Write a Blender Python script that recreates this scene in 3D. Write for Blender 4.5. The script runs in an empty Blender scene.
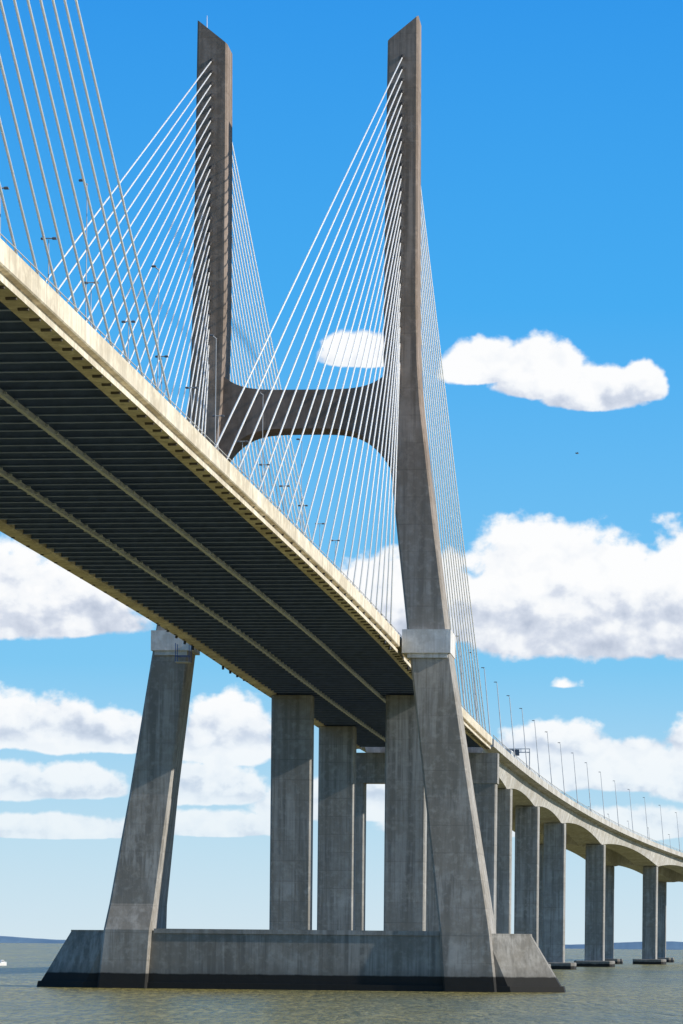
import bpy, math, random
from mathutils import Vector, Matrix
random.seed(7)
C = bpy.context.scene.collection
F = 3133.0; H = 7.4; RS = 0.0096

# ------------------------------------------------------------------ materials
def new_mat(name):
    m = bpy.data.materials.new(name); m.use_nodes = True
    nt = m.node_tree; b = nt.nodes['Principled BSDF']
    return m, nt, b
def nmath(nt, op, a, b=None, c=None, clamp=False):
    n = nt.nodes.new('ShaderNodeMath'); n.operation = op; n.use_clamp = clamp
    for i, v in enumerate((a, b, c)):
        if v is None: continue
        if isinstance(v, (int, float)): n.inputs[i].default_value = v
        else: nt.links.new(v, n.inputs[i])
    return n.outputs[0]
def mixc(nt, fac, a, b, mode='MIX'):
    n = nt.nodes.new('ShaderNodeMix'); n.data_type = 'RGBA'; n.blend_type = mode
    for i, v in ((0, fac), (6, a), (7, b)):
        if isinstance(v, (int, float)): n.inputs[i].default_value = v
        elif isinstance(v, tuple): n.inputs[i].default_value = (*v, 1) if len(v) == 3 else v
        else: nt.links.new(v, n.inputs[i])
    return n.outputs[2]
def noise(nt, vec, scale, detail=4, rough=.55, dist=0):
    n = nt.nodes.new('ShaderNodeTexNoise'); n.inputs['Scale'].default_value = scale
    n.inputs['Detail'].default_value = detail; n.inputs['Roughness'].default_value = rough
    n.inputs['Distortion'].default_value = dist
    nt.links.new(vec, n.inputs['Vector']); return n.outputs['Fac']
def mapr(nt, v, a, b, c=0.0, d=1.0, smooth=False):
    n = nt.nodes.new('ShaderNodeMapRange'); n.clamp = True
    if smooth: n.interpolation_type = 'SMOOTHSTEP'
    nt.links.new(v, n.inputs[0])
    for i, x in enumerate((a, b, c, d)): n.inputs[i+1].default_value = x
    return n.outputs[0]
def scaled(nt, vec, s):
    n = nt.nodes.new('ShaderNodeVectorMath'); n.operation = 'MULTIPLY'
    nt.links.new(vec, n.inputs[0]); n.inputs[1].default_value = s; return n.outputs[0]

def concrete(name, col, dark=.62, lift=4.0, tide=None, streak=1.0, lineamt=.3, tone=.22, upper=None, wob=1.0):
    m, nt, b = new_mat(name)
    g = nt.nodes.new('ShaderNodeNewGeometry'); pos = g.outputs['Position']
    sep = nt.nodes.new('ShaderNodeSeparateXYZ'); nt.links.new(pos, sep.inputs[0])
    n1 = noise(nt, scaled(nt, pos, (1, 1, .035)), .8, 6, .62)
    n2 = noise(nt, pos, .12, 6, .68)
    n3 = noise(nt, pos, .9, 5, .6)
    n4 = noise(nt, scaled(nt, pos, (1, 1, .02)), 2.6, 3, .6)
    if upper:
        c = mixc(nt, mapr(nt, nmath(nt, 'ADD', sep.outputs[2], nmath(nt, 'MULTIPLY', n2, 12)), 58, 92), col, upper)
    else: c = col
    def mul(src, k, t=(1, 1, .98)):
        return mixc(nt, 1.0, src, (k*t[0], k*t[1], k*t[2]), 'MULTIPLY')
    c0 = c if not isinstance(c, tuple) else mixc(nt, 0, col, col)
    c = mixc(nt, mapr(nt, n1, .44, .60, 0, .85*streak), c0, mul(c0, dark))
    c = mixc(nt, mapr(nt, n4, .52, .66, 0, .5*streak), c, mul(c0, dark*.85, (1.05, 1, .92)))
    c = mixc(nt, mapr(nt, n2, .44, .58, 0, .7), c, mul(c0, .56, (1.06, 1, .90)))
    c = mixc(nt, mapr(nt, n3, .5, .7, 0, .4), c, mul(c0, 1.35))
    hgt = n3
    if lift:
        zz = nmath(nt, 'DIVIDE', sep.outputs[2], lift)
        ln = nmath(nt, 'LESS_THAN', nmath(nt, 'FRACT', zz), .05)
        wn = nt.nodes.new('ShaderNodeTexWhiteNoise'); wn.noise_dimensions = '1D'
        nt.links.new(nmath(nt, 'FLOOR', zz), wn.inputs['W'])
        c = mixc(nt, mapr(nt, wn.outputs[0], 0, 1, 0, tone), c, mul(c0, .5))
        c = mixc(nt, nmath(nt, 'MULTIPLY', ln, nmath(nt, 'MULTIPLY', mapr(nt, n2, .35, .65), lineamt)), c, mul(c0, .35))
        hgt = nmath(nt, 'SUBTRACT', n3, nmath(nt, 'MULTIPLY', ln, .5))
    if tide:
        zz = nmath(nt, 'ADD', sep.outputs[2], nmath(nt, 'MULTIPLY', nmath(nt, 'SUBTRACT', noise(nt, scaled(nt, pos, (1, 1, .3)), .35, 6, .7), .5), wob))
        f2 = mapr(nt, zz, tide+.1, tide+1.8, .5, 0)
        c = mixc(nt, f2, c, tuple(x*.35 for x in col))
        f = mapr(nt, zz, tide, tide+.2, 1, 0)
        c = mixc(nt, nmath(nt, 'MULTIPLY', f, .97), c, (.010, .010, .009))
    nt.links.new(c, b.inputs['Base Color']); b.inputs['Roughness'].default_value = .88
    bp = nt.nodes.new('ShaderNodeBump'); bp.inputs['Strength'].default_value = .25; bp.inputs['Distance'].default_value = .1
    nt.links.new(hgt, bp.inputs['Height']); nt.links.new(bp.outputs[0], b.inputs['Normal'])
    return m
def flat(name, col, rough=.5, metal=0, var=.25):
    m, nt, b = new_mat(name)
    g = nt.nodes.new('ShaderNodeNewGeometry')
    c = mixc(nt, mapr(nt, noise(nt, g.outputs['Position'], .8, 5), .35, .7, 0, 1), col, tuple(x*(1-var) for x in col))
    nt.links.new(c, b.inputs['Base Color']); b.inputs['Roughness'].default_value = rough; b.inputs['Metallic'].default_value = metal
    return m
M = {
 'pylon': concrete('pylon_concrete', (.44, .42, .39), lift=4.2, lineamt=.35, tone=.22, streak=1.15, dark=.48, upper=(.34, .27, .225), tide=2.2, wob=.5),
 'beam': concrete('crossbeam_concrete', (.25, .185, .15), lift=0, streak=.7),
 'pier': concrete('pier_concrete', (.44, .435, .42), lift=3.6, streak=1.15, dark=.42, tone=.38, lineamt=.5),
 'cap': concrete('cap_concrete', (.33, .32, .295), lift=0, tide=2.2, streak=1.0, dark=.46, wob=.5),
 'foot': concrete('footing_concrete', (.30, .29, .27), lift=0, tide=.9),
 'fascia': concrete('fascia_concrete', (.78, .71, .57), dark=.6, lift=0, streak=.85),
 'collar': concrete('collar_concrete', (.72, .72, .72), dark=.8, lift=0),
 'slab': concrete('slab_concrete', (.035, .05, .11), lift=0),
 'viaduct': concrete('viaduct_concrete', (.56, .55, .52), dark=.6, lift=0),
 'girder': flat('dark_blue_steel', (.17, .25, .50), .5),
 'stringer': flat('pale_grey_steel', (.60, .65, .74), .6),
 'cable': flat('white_cable_sheath', (.97, .93, .84), .45, 0, .02),
 'socket': flat('dark_socket_steel', (.03, .03, .032), .6),
 'bracket': flat('dark_bracket_steel', (.11, .09, .065), .7),
 'pole': flat('galvanised_pole', (.62, .62, .62), .45, .1),
 'lamp': flat('dark_lamp_housing', (.18, .18, .19), .5),
 'rail': flat('grey_rail', (.6, .57, .5), .5, .1),
 'asphalt': flat('asphalt', (.05, .05, .052), .9),
 'white': flat('white_paint', (.8, .8, .8), .4, 0, .08),
 'blue': flat('blue_paint', (.03, .12, .4), .4),
 'glass': flat('dark_glass', (.02, .03, .04), .1),
 'rubber': flat('rubber', (.02, .02, .02), .9),
 'feather': flat('grey_feather', (.1, .1, .1), .9),
}
# strong subsurface added so the shaded undersides of the cables come out bright
cbx = M['cable'].node_tree.nodes['Principled BSDF']
cbx.inputs['Subsurface Weight'].default_value = 1.0; cbx.inputs['Subsurface Scale'].default_value = .5
cbx.inputs['Subsurface Radius'].default_value = (1, .95, .85)

# ------------------------------------------------------------------ helpers
class MB:
    def __init__(s): s.v = []; s.f = []
    def add(s, vs, fs):
        n = len(s.v); s.v += [tuple(v) for v in vs]; s.f += [tuple(i+n for i in f) for f in fs]; return s
    def loft(s, rings, closed=True):
        k = len(rings[0]); vs = [p for r in rings for p in r]; fs = []
        for i in range(len(rings)-1):
            for j in range(k):
                a = i*k+j; b = i*k+(j+1) % k
                fs.append((a, b, b+k, a+k))
        fs.append(tuple(range(k))[::-1]); fs.append(tuple((len(rings)-1)*k+j for j in range(k)))
        return s.add(vs, fs)
    def box(s, x0, x1, y0, y1, z0, z1, fn=None):
        P = [(x0,y0,z0),(x1,y0,z0),(x1,y1,z0),(x0,y1,z0),(x0,y0,z1),(x1,y0,z1),(x1,y1,z1),(x0,y1,z1)]
        if fn: P = [fn(*p) for p in P]
        return s.add(P, [(0,3,2,1),(4,5,6,7),(0,1,5,4),(1,2,6,5),(2,3,7,6),(3,0,4,7)])
    def tube(s, p, q, r0, r1=None, n=8):
        p = Vector(p); q = Vector(q); r1 = r0 if r1 is None else r1
        d = (q-p).normalized(); u = d.orthogonal().normalized(); w = d.cross(u)
        R = [[c+(u*math.cos(a)+w*math.sin(a))*r for a in [2*math.pi*i/n for i in range(n)]] for c, r in ((p, r0), (q, r1))]
        return s.loft(R)
    def build(s, name, mat, parent=None, loc=(0,0,0), sub=(0,0,0), smooth=False, mat2=None, from2=None):
        me = bpy.data.meshes.new(name)
        me.from_pydata([(x-sub[0], y-sub[1], z-sub[2]) for x, y, z in s.v], [], s.f)
        import bmesh
        bm = bmesh.new(); bm.from_mesh(me); bmesh.ops.recalc_face_normals(bm, faces=bm.faces); bm.to_mesh(me); bm.free()
        me.materials.append(M[mat] if isinstance(mat, str) else mat)
        if mat2:
            me.materials.append(M[mat2])
            for i, p in enumerate(me.polygons):
                if i >= from2: p.material_index = 1
        if smooth:
            for p in me.polygons: p.use_smooth = True
        o = bpy.data.objects.new(name, me); C.objects.link(o); o.location = loc
        if parent: o.parent = parent
        return o
def tag(o, label, cat, group=None):
    o['label'] = label; o['category'] = cat
    if group: o['group'] = group
    return o
def empty(name, loc, rz=0):
    o = bpy.data.objects.new(name, None); C.objects.link(o); o.location = loc; o.rotation_euler = (0, 0, rz)
    o.empty_display_size = 2; return o
def copy_tree(o, parent=None):
    c = o.copy(); C.objects.link(c); c.parent = parent
    for ch in list(o.children): copy_tree(ch, c)
    return c

# ------------------------------------------------------------------ alignment of the bridge (metres)
TY = 486.0
def XC(Y):
    d = Y-TY
    return -6.3+.106*d+.0178*(d-40*(math.exp(d/40)-1)) if d < 0 else -6.3+.106*d+4.5e-5*d*d+4.5e-8*d**3
def DX(Y): return (XC(Y+.5)-XC(Y-.5))
def ZT(Y):
    d = Y-TY
    return 54.3-.0070*d-1.3e-5*d*d if d < 0 else 54.3-.0070*d-0.85e-5*d*d
def P(Y, o, z):
    h = math.atan(DX(Y)); return (XC(Y)+o*math.cos(h), Y-o*math.sin(h), z)
def HD(Y): return -math.atan(DX(Y))
def sweep(mb, Ys, prof):
    mb.loft([[P(Y, o, ZT(Y)+z) for o, z in (prof(Y) if callable(prof) else prof)] for Y in Ys]); return mb
def rng(a, b, st):
    n = max(1, round((b-a)/st)); return [a+(b-a)*i/n for i in range(n+1)]
ORD = ['outermost','second','third','fourth','fifth','sixth','seventh','eighth','ninth','tenth','eleventh','twelfth','thirteenth','fourteenth','fifteenth','sixteenth','seventeenth','eighteenth','nineteenth','twentieth','twenty-first','twenty-second','twenty-third','innermost']

# ------------------------------------------------------------------ main deck
deck = empty('bridge_deck', (XC(160), 160, 0))
tag(deck, 'cable-stayed bridge deck with cream edges and dark ribbed underside crossing overhead', 'bridge deck')
S0 = (XC(160), 160, 0)
Ym = rng(160, 688, 6)
for s in (1, -1):
    mb = MB()
    sweep(mb, Ym, [(s*o, z) for o, z in [(15.4,0),(15.4,-1.6),(15.3,-1.7),(14.85,-1.74),(14.8,-2.1),(15.1,-2.14),(15.1,-2.62),(13.5,-2.62),(13.35,-2.45),(13.35,-1.0),(14.5,-.98),(15.0,0)]])
    nf = len(mb.f)
    if s > 0:
        for Y in rng(162.5, 685, 3.75):
            mb.box(s*14.2, s*14.98, -.17, .17, -2.80, -2.6, lambda x, y, z, Y=Y: P(Y+y, x, ZT(Y)+z))
    else:
        for Y in rng(162.5, 685, 7.5):
            mb.box(s*14.6, s*14.95, -.12, .12, -2.74, -2.6, lambda x, y, z, Y=Y: P(Y+y, x, ZT(Y)+z))
    mb.build('edge_beam', 'fascia', deck, sub=S0, mat2='bracket', from2=nf)
    mb = MB()
    for Y in rng(161, 687, 2.5):
        mb.box(s*15.12, s*15.17, -.02, .02, 0, .55, lambda x, y, z, Y=Y: P(Y+y, x, ZT(Y)+z))
    for z in (.55,):
        sweep(mb, Ym, [(s*15.12, z-.03), (s*15.17, z-.03), (s*15.17, z+.03), (s*15.12, z+.03)])
    mb.build('guard_rail', 'rail', deck, sub=S0)
    mb = sweep(MB(), Ym, [(s*5-.2, -2.9), (s*5+.2, -2.9), (s*5+.2, -2.45), (s*5-.2, -2.45)])
    wd = .45 if s > 0 else .62
    for Y in rng(164, 684, 4):
        mb.box(s*5-wd, s*5+wd, -.2, .2, -2.78, -2.56, lambda x, y, z, Y=Y: P(Y+y, x, ZT(Y)+z))
    mb.build('stringer', 'stringer', deck, sub=S0)
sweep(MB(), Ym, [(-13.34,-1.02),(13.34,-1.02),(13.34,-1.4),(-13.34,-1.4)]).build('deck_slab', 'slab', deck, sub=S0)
sweep(MB(), Ym, [(-14.4,-.9),(14.4,-.9),(14.4,-.975),(-14.4,-.975)]).build('road_surface', 'asphalt', deck, sub=S0)
def girder(mb, Y):
    fn = lambda x, y, z, Y=Y: P(Y+y, x, ZT(Y)+z)
    mb.box(-13.33, 13.33, -.05, .05, -2.36, -1.41, fn)
    mb.box(-13.33, 13.33, -.24, .24, -2.44, -2.36, fn)
SPC = 4.0
for k in range(97):
    mb = MB(); girder(mb, 204+k*SPC); mb.build('cross_girder', 'girder', deck, sub=S0)
mb = MB(); Y = 204+97*SPC
while Y < 686: girder(mb, Y); Y += SPC
o = mb.build('far_cross_girders', 'girder', deck, sub=S0); o['kind'] = 'stuff'

# ------------------------------------------------------------------ pylon
h0 = -math.atan(.106)
pyl = empty('bridge_pylon', (XC(TY), TY, 0), h0)
tag(pyl, 'tall H-shaped concrete bridge pylon standing on a long pointed pile cap', 'bridge pylon')
def ring(o, z, hw, hd, ch=.35, tilt=0):
    pts = [(-hw+ch,-hd),(hw-ch,-hd),(hw,-hd+ch),(hw,hd-ch),(hw-ch,hd),(-hw+ch,hd),(-hw,hd-ch),(-hw,-hd+ch)]
    return [(o+x, y, z+tilt*x/hw) for x, y in pts]
KN = [(-2,27.0,4.1,8.0),(9,26.0,3.9,7.5),(30,23.0,3.5,5.6),(53,19.8,3.1,4.5),(70,17.7,2.95,4.1),(82,16.3,2.9,3.8),(90,15.4,2.8,3.6),(97,15.0,2.7,3.5),(106,14.85,2.6,3.4),(125,14.8,2.5,3.2)]
KL = [(-2,26.9,3.9,8.0),(9,26.0,3.7,7.5),(13,25.55,3.6,5.8),(30,23.3,3.2,4.0),(53,20.2,2.85,3.4),(70,17.8,2.8,3.5),(82,16.2,2.75,3.6),(90,15.3,2.65,3.6),(97,15.0,2.6,3.5),(106,14.85,2.6,3.4),(125,14.8,2.5,3.2)]
for s in (1, -1):
    R = [ring(s*o, z, hw, hd, .3) for z, o, hw, hd in (KN if s > 0 else KL)]
    R.append(ring(s*14.8, 148, 2.35, 3.0, .3, 1.9*s))
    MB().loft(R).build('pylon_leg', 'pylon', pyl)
    mb = MB(); z0, z1 = (51.7, 55.3) if s > 0 else (52.2, 55.3)
    a, b = (15.75, 23.2) if s > 0 else (16.9, 23.3)
    q = 5.4 if s > 0 else 4.2
    mb.loft([[(s*x, y, z) for x, y in ((a,-q),(b,-q),(b,q),(a,q))] for z in (z0, z1)])
    mb.loft([[(s*x, y, z) for x, y in ((a+.8,-q+.4),(b-.5,-q+.4),(b-.5,q-.4),(a+.8,q-.4))] for z in (z0-.7, z0+.01)])
    mb.build('leg_collar', 'collar', pyl)
mb = MB(); N = 48; hd = 3.1
top = []; bot = []
for i in range(N+1):
    t = -1+2*i/N; x = t*13.2
    top.append((x, 92.5+2.8*abs(t)**5)); bot.append((x, 86.5-5.8*abs(t)**4.2))
pr = top+bot[::-1]
k = len(pr)
vs = [(x, -hd, z) for x, z in pr]+[(x, hd, z) for x, z in pr]; fs = []
for i in range(N):
    fs.append((i, i+1, k-2-i, k-1-i)); fs.append((k+i+1, k+i, 2*k-1-i, 2*k-2-i))
for i in range(k):
    j = (i+1) % k; fs.append((i, j, j+k, i+k))
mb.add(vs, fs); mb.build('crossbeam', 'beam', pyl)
mb = MB()
def capring(L, e, D, z, q=7): return [(-L,-e,z),(-L+q,-D,z),(L-q,-D,z),(L,-e,z),(L,e,z),(L-q,D,z),(-L+q,D,z),(-L,e,z)]
mb.loft([capring(41.6, 2.6, 6.8, -3, 8), capring(40.9, 2.6, 6.7, 0, 8), capring(35.7, 2.6, 6.5, 8.6, 6.5), capring(35.7, 2.6, 6.5, 8.9, 6.5)])
cap = mb.build('pile_cap', 'cap', pyl)
mb = MB(); mb.box(-22.0, 22.0, -6.7, -6.4, 8.5, 9.2); mb.box(-22.0, 22.0, 6.4, 6.7, 8.5, 9.2)
mb.build('cap_coping', 'pier', pyl)
mb = MB(); mb.loft([capring(41.5, 2.8, 7.2, -2, 8), capring(40.8, 2.8, 7.2, .9, 8)])
mb.build('cap_fender', 'cap', pyl)
mb = MB(); mb.tube((-14.8-1.3, 0, 148.5), (-14.8-1.3, 0, 151.4), .07, .04, 6); mb.build('lightning_rod', 'pole', pyl)

# ------------------------------------------------------------------ stay cables
RT = Matrix.Rotation(h0, 3, 'Z')
def TP(x, y, z):
    v = RT @ Vector((x, y, z)); return (v.x+XC(TY), v.y+TY, z)
def cable(a, b, label, group, r=.105):
    a = Vector(a); b = Vector(b); d = (b-a).normalized()
    o = MB().tube(a, b, r, None, 7).build('stay_cable', 'cable', None, a, a, True)
    tag(o, label, 'stay cable', group)
    MB().tube(-d*3.1, d*.9, .2, .15, 8).build('deck_socket', 'socket', o)
    MB().tube((b-a)-d*.9, (b-a)+d*.3, .22, .32, 8).build('mast_socket', 'socket', o)
for side, sn in ((1, 'right'), (-1, 'left')):
    for fb, fn in ((-1, 'near'), (1, 'far')):
        for i in range(24):
            kk = 23-i
            s = fb*(15+kk*(165/23 if fb < 0 else 178/23)); zt = 97.5+46*(kk/23)**.9
            Y = TY+s*.9944
            a = P(Y, side*14.9, ZT(Y)-.2)
            b = TP(side*14.8, fb*3.15, zt)
            w = 'main span' if fb < 0 else 'back span'
            lab = f'{ORD[i]} white cable on the {w} side of the pylon\'s {sn} mast' if i in (0, 23) else \
                  f'{ORD[i]} white cable counted inward on the {w} side of the {sn} mast'
            cable(a, b, lab, f'{w} stay cables of the {sn} mast', .105 if fb < 0 else .11)
for i in range(13):
    kk = 23-i; Y = 285-i*6.8
    a = P(Y, 14.9, ZT(Y)-.2); b = (-34.5, 66, 98.5+46*(kk/23)**.9)
    lab = 'rightmost of the stay cables running up out of the top left corner' if i == 0 else f'{ORD[i]} from the right of the cables leaving the frame at top left'
    cable(a, b, lab, 'stay cables running up out of the top left corner', .1)

# ------------------------------------------------------------------ piers
def pier(Y, half, w, dpt, ztop, label, name='bridge_pier', xoff=0, foot=True, beam=None, group='piers carrying the deck'):
    r = empty(name, (XC(Y), Y, 0), HD(Y)); tag(r, label, 'bridge pier', group)
    for s in (-1, 1):
        mb = MB(); c = s*half+xoff
        mb.loft([ring(c, z, w/2, dpt/2, .25) for z in (-1, ztop*.5, ztop)])
        mb.build('pier_column', 'pier', r)
        if foot:
            mb = MB(); mb.loft([ring(c, z, w/2+3.2-ins, dpt/2+3-ins, .8) for z, ins in ((-3, 0), (1.8, 0), (2.0, .2))])
            mb.build('footing', 'foot', r)
    if beam:
        mb = MB(); mb.box(-half-w/2-.3+xoff, half+w/2+.3+xoff, -dpt/2-.2, dpt/2+.2, beam[0], beam[1]); mb.build('cap_beam', 'pier', r)
    return r
pier(557, 10.2, 7.2, 4.2, ZT(557)-2.62, 'first twin-column pier behind the pylon, the widest looking one under the deck', xoff=-.4)
pier(627, 10.2, 7.2, 4.2, ZT(627)-2.62, 'second twin-column pier behind the pylon, seen between the first pier columns', xoff=-.7)
pier(689, 14.5, 5.4, 4.4, 49.0, 'portal pier with a heavy beam joining its two columns at the deck joint', 'portal_pier', beam=(42.4, 49.05), xoff=-.8)
Yp = [767, 845, 923, 1040, 1200, 1345]
dp = [6.6, 6.4, 6.8, 7.4, 7.6, 7.6]
hf = [10.2, 10.2, 10.2, 10.2, 8.4, 10.2]
xo = [0, 0, 0, 0, 1.0, 0]
nm = ['first viaduct pier beyond the portal pier, just right of the pylon leg', 'second viaduct pier beyond the portal pier', 'third viaduct pier beyond the portal pier, left of the open gap of sky',
      'fourth viaduct pier, standing alone in the gap under the arched girder', 'fifth viaduct pier, near the right edge under the arched girder', 'farthest viaduct pier at the right edge of the water']
for Y, d, hh, l, xx in zip(Yp, dp, hf, nm, xo):
    pier(Y, hh, 6.3 if Y < 1100 else 5.4, 3.8, ZT(Y)-d+.02, l, xoff=xx)

# ------------------------------------------------------------------ viaduct deck
Yv = rng(692, 1520, 5)
ends = [692]+Yp+[1520]
def depth(Y):
    for i in range(len(ends)-1):
        a, b = ends[i], ends[i+1]
        if a <= Y <= b:
            t = (Y-a)/(b-a); da = 5.2 if i == 0 else dp[i-1]; db = dp[i] if i < len(dp) else 6.8
            m = 4.8 if i < 3 else 4.5; e = abs(2*t-1)**2
            return m+((da if t < .5 else db)-m)*e
    return 4
S1 = (XC(692), 692, 0)
via = empty('viaduct_deck', S1)
tag(via, 'cream viaduct deck with arched girders curving away to the right', 'viaduct')
sweep(MB(), Yv, [(-15.4,0),(-15.1,0),(-15.1,-.95),(15.1,-.95),(15.1,0),(15.4,0),(15.4,-1.7),(14.6,-1.9),(-14.6,-1.9),(-15.4,-1.7)]).build('deck_slab', 'viaduct', via, sub=S1)
sweep(MB(), Yv, [(-15.09,-.86),(15.09,-.86),(15.09,-.94),(-15.09,-.94)]).build('road_surface', 'asphalt', via, sub=S1)
for s in (-1, 1):
    sweep(MB(), Yv, lambda Y, s=s: [(s*8.2-5, -1.89), (s*8.2+5, -1.89), (s*8.2+4, -depth(Y)), (s*8.2-4, -depth(Y))]).build('box_girder', 'viaduct', via, sub=S1)
    mb = MB()
    for Y in rng(693, 1518, 4): mb.box(s*15.2, s*15.3, -.04, .04, 0, .8, lambda x, y, z, Y=Y: P(Y+y, x, ZT(Y)+z))
    sweep(mb, Yv, [(s*15.2, .76), (s*15.3, .76), (s*15.3, .84), (s*15.2, .84)])
    mb.build('guard_rail', 'rail', via, sub=S1)

# ------------------------------------------------------------------ lamp posts
def make_lamp(Hh, arm=1.0, name='lamp_post', hw=.32, both=True, r=.1, lean=0):
    root = empty(name, (0,0,0))
    MB().tube((0,0,0), (-lean,0,Hh), r, r*.6, 8).build('pole', 'pole', root)
    MB().tube((-arm-lean,0,Hh+(.1 if both else .35)), ((arm if both else .05)-lean,0,Hh-.02 if not both else Hh+.1), .05, None, 6).build('arm', 'pole', root)
    for s in ((-1, 1) if both else (-1,)):
        up = 0 if both else .25
        mb = MB(); mb.loft([[(s*arm-lean+x*q, y*q, z+up) for x, y in ((-hw,-.15),(hw,-.15),(hw,.15),(-hw,.15))] for z, q in ((Hh+.02, 1), (Hh+.12, 1), (Hh+.18, .6))])
        mb.build('lamp_head', 'lamp', root)
    return root
def put(proto, Y, o, z, label, group):
    c = proto if proto.get('used') is None else copy_tree(proto)
    proto['used'] = 1
    c.location = P(Y, o, z); c.rotation_euler = (0, 0, HD(Y)); tag(c, label, 'lamp post', group); return c
lamp = make_lamp(12.4, .45, 'lamp_post', .2, False, .05)
ys = [217+31*k for k in range(6)]
for i, Y in enumerate(ys):
    put(lamp, Y, 14.6, ZT(Y)-.9, f'tall slim lamp post on the main span, number {["one","two","three","four","five","six","seven","eight","nine"][i]} from the left' , 'lamp posts along the main span edge')
lamp2 = make_lamp(16.4, .35, 'lamp_post', .38, False, .13, 1.6)
ys = []
Y = 540.0
for k in range(23): ys.append(Y); Y += 29+k*.9
for i, Y in enumerate(ys):
    n = (ORD[i] if i < 23 else 'last') if i else 'nearest'
    put(lamp2, Y, 14.6, ZT(Y)-.9, f'{n} lamp post along the near parapet beyond the pylon', 'lamp posts along the near parapet beyond the pylon')
    c = put(lamp2, Y+12, -14.6, ZT(Y)-.9, f'{n} lamp post along the far parapet beyond the pylon', 'lamp posts along the far parapet beyond the pylon')
short = make_lamp(4.0, .42, 'short_armed_post', .16, True, .05)  # short armed posts standing in for cable dampers, made with the lamp builder
for i in range(14):
    Y = 203+15.4*i
    put(short, Y, 14.75, ZT(Y)-.05, f'short dark-armed post among the cables at the deck edge, {("leftmost" if i == 0 else ORD[i]+" from left")}', 'short posts along the near deck edge')
for o in list(bpy.data.objects):
    if 'used' in o: del o['used']

# ------------------------------------------------------------------ sign gantry and lorry on the viaduct
Y = 800
gt = empty('sign_gantry', P(Y, 15.0, ZT(Y)-.9), HD(Y)); tag(gt, 'small grey sign gantry standing on the deck just right of the pylon', 'sign gantry')
for x in (-.2, -8.0): MB().tube((x, 0, 0), (x, 0, 6.6), .15, None, 8).build('post', 'pole', gt)
mb = MB(); mb.box(-8.1, -.1, -.3, .3, 5.7, 5.9); mb.box(-8.1, -.1, -.3, .3, 6.6, 6.75)
for i in range(8): mb.box(-8+i*1.1, -7.88+i*1.1, -.25, .25, 5.8, 6.7)
mb.build('truss', 'pole', gt)
mb = MB(); mb.box(-6.2, -2.8, -.45, -.35, 4.9, 6.5); mb.build('sign_panel', 'lamp', gt)
Y = 768
lor = empty('lorry', P(Y, 12.2, ZT(Y)-.86), HD(Y)); tag(lor, 'small blue and white lorry behind the parapet just right of the pylon', 'lorry')
mb = MB(); mb.loft([[(x*q, y, z) for x, y in ((-1.2,-4),(1.2,-4),(1.2,1.6),(-1.2,1.6))] for z, q in ((.9,1),(3.5,1),(3.7,.94))]); mb.build('cargo_box', 'white', lor)
mb = MB(); mb.loft([[(-1.15,1.8,.6),(1.15,1.8,.6),(1.15,4,.6),(-1.15,4,.6)],[(-1.15,1.8,1.8),(1.15,1.8,1.8),(1.15,4,1.8),(-1.15,4,1.8)],[(-1.05,1.8,3),(1.05,1.8,3),(1.05,3.3,3),(-1.05,3.3,3)]]); cb = mb.build('cab', 'blue', lor)
mb = MB(); mb.add([(-1,4.01,1.85),(1,4.01,1.85),(.9,3.42,2.85),(-.9,3.42,2.85)], [(0,1,2,3)]); mb.build('windscreen', 'glass', cb)
for x in (-1.1, 1.1):
    for y in (-2.6, 2.8): MB().tube((x-.15, y, .5), (x+.15, y, .5), .5, None, 14).build('wheel', 'rubber', lor)

# hanging inspection platform under the far side of the deck
Yg = 470
ip = empty('inspection_platform', P(Yg, -16.3, ZT(Yg)-5.2), HD(Yg)); tag(ip, 'small inspection platform hanging under the far deck edge beside the left leg', 'platform')
mb = MB(); mb.box(-1.1, 1.1, -1, 1, 0, .12); mb.build('platform_floor', 'rail', ip)
mb = MB()
for x in (-1.05, 1.05):
    for y in (-.95, .95): mb.tube((x, y, 0), (x, y, 2.9), .06, None, 6)
    mb.tube((x, -.95, 1), (x, .95, 1), .05, None, 6)
for y in (-.95, .95): mb.tube((-1.05, y, 1), (1.05, y, 1), .05, None, 6)
mb.build('platform_frame', 'blue', ip)

# ------------------------------------------------------------------ boat and bird
bt = empty('motor_boat', (-93.6, 862, 0), math.radians(65)); tag(bt, 'small white motor boat on the water at the left edge', 'boat')
mb = MB()
R = []
for t in [i/8 for i in range(9)]:
    x = -2.7+5.5*t; w = 1.0*(1-max(0, t-.45)**2*3.0); w = max(w, .06); zt = .75+.3*t
    R.append([(x, -w, zt), (x, -w*.75, -.1), (x, 0, -.35), (x, w*.75, -.1), (x, w, zt)])
mb.loft(R); mb.build('hull', 'white', bt)
mb = MB(); mb.loft([[(-1.0,-.65,.8),(1.1,-.6,.8),(1.1,.6,.8),(-1.0,.65,.8)],[(-.9,-.55,1.55),(.6,-.5,1.55),(.6,.5,1.55),(-.9,.55,1.55)]]); cb = mb.build('cabin', 'white', bt)
mb = MB(); mb.box(-.8, .5, -.64, -.58, 1.1, 1.4); mb.box(-.8, .5, .58, .64, 1.1, 1.4); mb.build('window', 'glass', cb)
mb = MB(); mb.box(-3.0, -2.6, -.2, .2, .1, 1.1); mb.build('outboard_motor', 'lamp', bt)
bd = empty('bird', (22.1, 300, 54.4), .6); tag(bd, 'lone small dark bird flying in the blue sky between the two right-hand clouds', 'bird')
mb = MB(); mb.loft([[(x, r*math.cos(a), r*math.sin(a)) for a in [i*math.pi/4 for i in range(8)]] for x, r in ((-.2,.01),(-.11,.045),(.02,.055),(.13,.035),(.18,.03),(.22,.005))]); mb.build('body', 'feather', bd)
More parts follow.
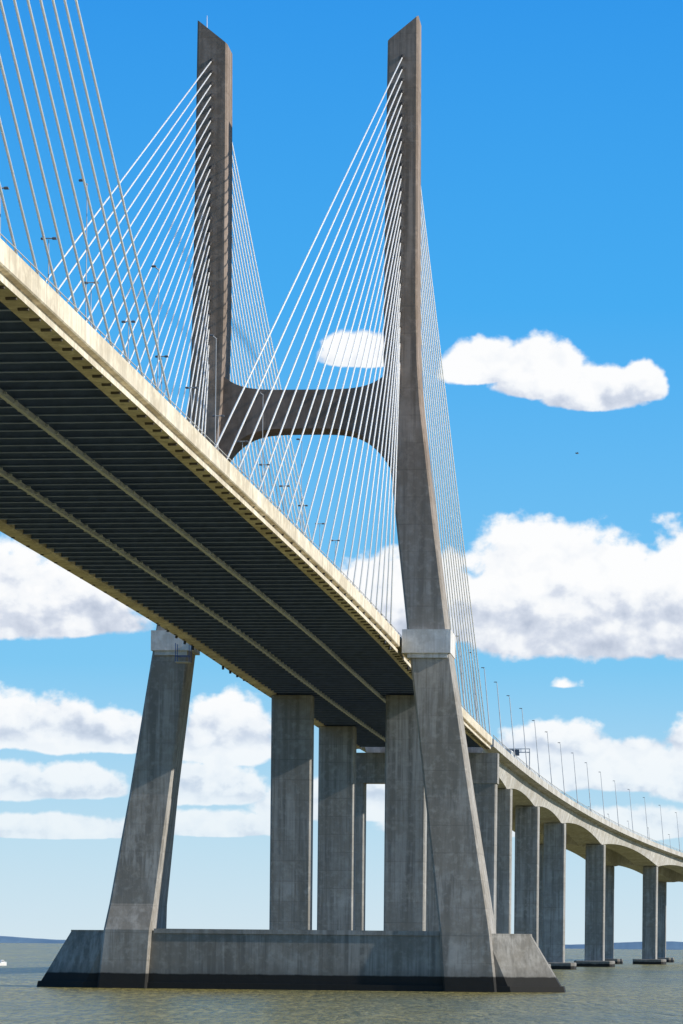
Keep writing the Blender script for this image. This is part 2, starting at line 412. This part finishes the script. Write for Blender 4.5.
for s in (-1, 1):
    mb = MB(); mb.add([(-.05,0,.03),(.08,0,.03),(.08,s*.13,.1),(-.04,s*.13,.1),(-.02,s*.28,.05)], [(0,1,2,3),(3,2,4)]); mb.build('wing', 'feather', bd)

# ------------------------------------------------------------------ water and far shores
m, nt, b = new_mat('river_water')
g = nt.nodes.new('ShaderNodeNewGeometry'); pos = g.outputs['Position']
w1 = noise(nt, scaled(nt, pos, (1, .13, 1)), 1.0, 7, .72, .4)
w2 = noise(nt, scaled(nt, pos, (1, .25, 1)), .16, 5, .65, .8)
w3 = noise(nt, scaled(nt, pos, (.6, .12, 1)), .03, 4, .55)
c = mixc(nt, mapr(nt, w1, .38, .63), (.17, .15, .04), (.50, .43, .16))  # bright and dark faces of the chop put into the water colour
c = mixc(nt, mapr(nt, w2, .42, .62, 0, .4), c, (.16, .15, .05))
c = mixc(nt, mapr(nt, w3, .46, .66, 0, .5), c, (.09, .15, .15))  # bluish sky reflections painted in as patches of colour
nt.links.new(c, b.inputs['Base Color'])
b.inputs['Roughness'].default_value = .26; b.inputs['IOR'].default_value = 1.33; b.inputs['Specular IOR Level'].default_value = .21
hh = nmath(nt, 'ADD', nmath(nt, 'MULTIPLY', w1, 1.1), nmath(nt, 'MULTIPLY', w2, 3.0))
bp = nt.nodes.new('ShaderNodeBump'); bp.inputs['Strength'].default_value = 1; bp.inputs['Distance'].default_value = 1.9
nt.links.new(hh, bp.inputs['Height']); nt.links.new(bp.outputs[0], b.inputs['Normal'])
mb = MB(); mb.add([(-30000,-3000,0),(30000,-3000,0),(30000,60000,0),(-30000,60000,0)], [(0,1,2,3)])
wt = mb.build('water', m); wt['kind'] = 'structure'
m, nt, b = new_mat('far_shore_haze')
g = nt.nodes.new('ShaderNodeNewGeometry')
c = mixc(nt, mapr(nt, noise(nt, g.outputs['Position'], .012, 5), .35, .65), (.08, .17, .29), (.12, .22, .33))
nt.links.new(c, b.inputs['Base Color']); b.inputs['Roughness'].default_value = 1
def shore(name, x0, x1, Y, hgt):
    mb = MB(); n = 140; top = []
    for i in range(n+1):
        x = x0+(x1-x0)*i/n; e = min(1, 6*min(i, n-i)/n)
        top.append((x, hgt*e*(.9+.1*math.sin(i*.31)*math.sin(i*.083+1)+random.uniform(-.04, .04))))
    vs = []; fs = []
    for x, z in top: vs += [(x, Y, -1), (x, Y+60, z), (x, Y+500, z*.9), (x, Y+600, -1)]
    for i in range(n):
        for j in range(3): a = i*4+j; fs.append((a, a+4, a+5, a+1))
    mb.add(vs, fs); o = mb.build(name, m); o['kind'] = 'structure'
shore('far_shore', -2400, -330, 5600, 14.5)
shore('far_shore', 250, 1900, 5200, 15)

# ------------------------------------------------------------------ world
W = bpy.data.worlds.new('World'); bpy.context.scene.world = W; W.use_nodes = True
try:
    W.cycles.sampling_method = 'MANUAL'; W.cycles.sample_map_resolution = 256
except Exception: pass
nt = W.node_tree; nt.nodes.clear()
out = nt.nodes.new('ShaderNodeOutputWorld'); bg = nt.nodes.new('ShaderNodeBackground'); nt.links.new(bg.outputs[0], out.inputs[0])
SUN = Vector((.86, -.15, .45)).normalized()
elv = math.asin(SUN.z); azi = math.atan2(SUN.x, SUN.y)
sky = nt.nodes.new('ShaderNodeTexSky'); sky.sky_type = 'NISHITA'; sky.sun_disc = False
sky.sun_elevation = elv; sky.sun_rotation = azi
tc = nt.nodes.new('ShaderNodeTexCoord'); sp = nt.nodes.new('ShaderNodeSeparateXYZ'); nt.links.new(tc.outputs['Generated'], sp.inputs[0])
az = nmath(nt, 'ARCTAN2', sp.outputs[0], sp.outputs[1]); el = nmath(nt, 'ARCSINE', sp.outputs[2])
cb = nt.nodes.new('ShaderNodeCombineXYZ'); nt.links.new(az, cb.inputs[0]); nt.links.new(el, cb.inputs[1]); PV = cb.outputs[0]
rp = nt.nodes.new('ShaderNodeValToRGB'); nt.links.new(mapr(nt, el, 0, .4), rp.inputs[0])
cr = rp.color_ramp; cr.elements[0].position = 0; cr.elements[0].color = (.68, .83, .92, 1)
cr.elements[1].position = 1; cr.elements[1].color = (.012, .25, .77, 1)
for p_, c_ in ((.09, (.50, .75, .92)), (.22, (.20, .59, .93)), (.5, (.05, .42, .92)), (.75, (.020, .31, .86))):
    e = cr.elements.new(p_); e.color = (*c_, 1)
def vs_(nt, op, a, b):
    n = nt.nodes.new('ShaderNodeVectorMath'); n.operation = op
    for i, v in enumerate((a, b)):
        if v is None: continue
        if isinstance(v, tuple): n.inputs[i].default_value = v
        else: nt.links.new(v, n.inputs[i])
    return n
def px2(x, y):
    u = x-341.5+(y-942)*RS; v = 942-y+(x-341.5)*RS
    return math.atan(u/F), math.atan(v/math.hypot(F, u))
# cloud masses as (column, base row, half width, height)
CL = [(488,383,48,46),(538,396,56,58),(596,408,54,44),(642,400,26,42),(358,366,42,34),
      (535,650,84,138),(605,653,110,122),(700,653,90,132),(410,640,110,90),
      (-5,634,125,88),(78,634,66,54),(562,692,44,34),
      (0,748,56,60),(58,752,46,56),(118,752,42,42),(226,764,60,70),(5,800,50,44),(78,798,52,36),(205,804,66,46),(50,838,110,26),(215,836,70,28),
      (560,788,84,66),(640,790,70,54),(705,800,64,82),(480,836,110,36),(630,838,100,34),(350,820,100,46)]
KV = 3.6
acc = None
for x, y, rx, ry in CL:
    rx *= 1.08
    a, e = px2(x, y-ry*.18); ry *= .9
    mp = nt.nodes.new('ShaderNodeVectorMath'); mp.operation = 'MULTIPLY_ADD'
    nt.links.new(PV, mp.inputs[0]); mp.inputs[1].default_value = (F/rx, F/ry, 0); mp.inputs[2].default_value = (-a*F/rx, -e*F/ry, 0)
    q = vs_(nt, 'MAXIMUM', mp.outputs[0], vs_(nt, 'MULTIPLY', mp.outputs[0], (-1, -KV, 1)).outputs[0])
    l = vs_(nt, 'LENGTH', q.outputs[0], None).outputs['Value']
    if x == 562: l = nmath(nt, 'ADD', l, .66)      # the lone puff stays a soft wisp
    if acc is None: acc = l
    else:
        sm = nt.nodes.new('ShaderNodeMath'); sm.operation = 'SMOOTH_MIN'; nt.links.new(acc, sm.inputs[0]); nt.links.new(l, sm.inputs[1]); sm.inputs[2].default_value = .08; acc = sm.outputs[0]
env = nmath(nt, 'MINIMUM', nmath(nt, 'MULTIPLY', nmath(nt, 'SUBTRACT', 1.0, acc), 1.6), .85)
def nz(Pv, det, sc=72): return noise(nt, vs_(nt, 'MULTIPLY', Pv, (1, 1.15, 1)).outputs[0], sc, det, .52, .1)
n0 = nz(PV, 8); n1 = nz(vs_(nt, 'ADD', PV, (8/F, 16/F, 0)).outputs[0], 4); n2 = nz(PV, 5, 190)
D0 = nmath(nt, 'ADD', nmath(nt, 'ADD', env, nmath(nt, 'MULTIPLY', nmath(nt, 'SUBTRACT', n0, .5), 1.4)), nmath(nt, 'MULTIPLY', nmath(nt, 'SUBTRACT', n2, .5), .5))
mask = mapr(nt, D0, .0, .34, 0, 1, True)
# undersides go grey: every layer of cumulus has a common base height
sr = nt.nodes.new('ShaderNodeValToRGB'); nt.links.new(nmath(nt, 'ADD', mapr(nt, el, 0, .21), nmath(nt, 'MULTIPLY', nmath(nt, 'SUBTRACT', n0, .5), .10)), sr.inputs[0])
srr = sr.color_ramp
pts = [(340,1),(372,1),(408,.45),(425,1),(520,1),(585,.95),(622,.52),(660,.34),(676,1),(712,1),(745,.55),(757,1),(780,.9),(797,.55),(812,1),(838,.75)]
for i, (yy, vv) in enumerate(sorted(pts, key=lambda t: -t[0])):
    ps = px2(341.5, yy)[1]/.21
    if i == 0: q = srr.elements[0]; q.position = ps
    elif i == 1: q = srr.elements[1]; q.position = ps
    else: q = srr.elements.new(ps)
    q.color = (vv, vv, vv, 1)
lit = nmath(nt, 'ADD', nmath(nt, 'MULTIPLY', nmath(nt, 'SUBTRACT', n0, n1), 1.3), nmath(nt, 'MULTIPLY', sr.outputs[0], .86))
ccol = nt.nodes.new('ShaderNodeValToRGB'); nt.links.new(lit, ccol.inputs[0])
e = ccol.color_ramp; e.elements[0].color = (.50, .56, .68, 1); e.elements[0].position = .1; e.elements[1].color = (1, 1, 1, 1); e.elements[1].position = .84
q = e.elements.new(.38); q.color = (.68, .73, .83, 1); q = e.elements.new(.62); q.color = (.92, .94, .97, 1)
hz = mapr(nt, el, .012, .08, .5, .98)
base = vs_(nt, 'SCALE', sky.outputs[0], None); base.inputs['Scale'].default_value = .1
fac = mapr(nt, el, .33, .7, .92, .15)
skc = mixc(nt, fac, base.outputs[0], rp.outputs[0])
skc = mixc(nt, nmath(nt, 'MULTIPLY', mask, hz), skc, ccol.outputs[0])
sc = vs_(nt, 'SCALE', skc, None); sc.inputs['Scale'].default_value = 10
nt.links.new(sc.outputs[0], bg.inputs[0]); bg.inputs[1].default_value = .1

# ------------------------------------------------------------------ sun, camera
L = bpy.data.lights.new('sun', 'SUN'); L.energy = 4.9; L.angle = math.radians(.5); L.color = (1, .93, .82)
lo = bpy.data.objects.new('sun', L); C.objects.link(lo); lo.rotation_euler = SUN.to_track_quat('Z', 'Y').to_euler(); lo.location = (200, 0, 200)
cam = bpy.data.cameras.new('camera'); co = bpy.data.objects.new('camera', cam); C.objects.link(co)
co.location = (0, 0, H); co.rotation_euler = (math.pi/2, -RS, 0)
cam.sensor_fit = 'VERTICAL'; cam.sensor_height = 36; cam.sensor_width = 24; cam.lens = F/1024*36
cam.shift_y = 430/1024; cam.clip_end = 100000; cam.clip_start = 1
bpy.context.scene.camera = co
vsn = bpy.context.scene.view_settings; vsn.view_transform = 'Standard'; vsn.look = 'None'; vsn.exposure = 0
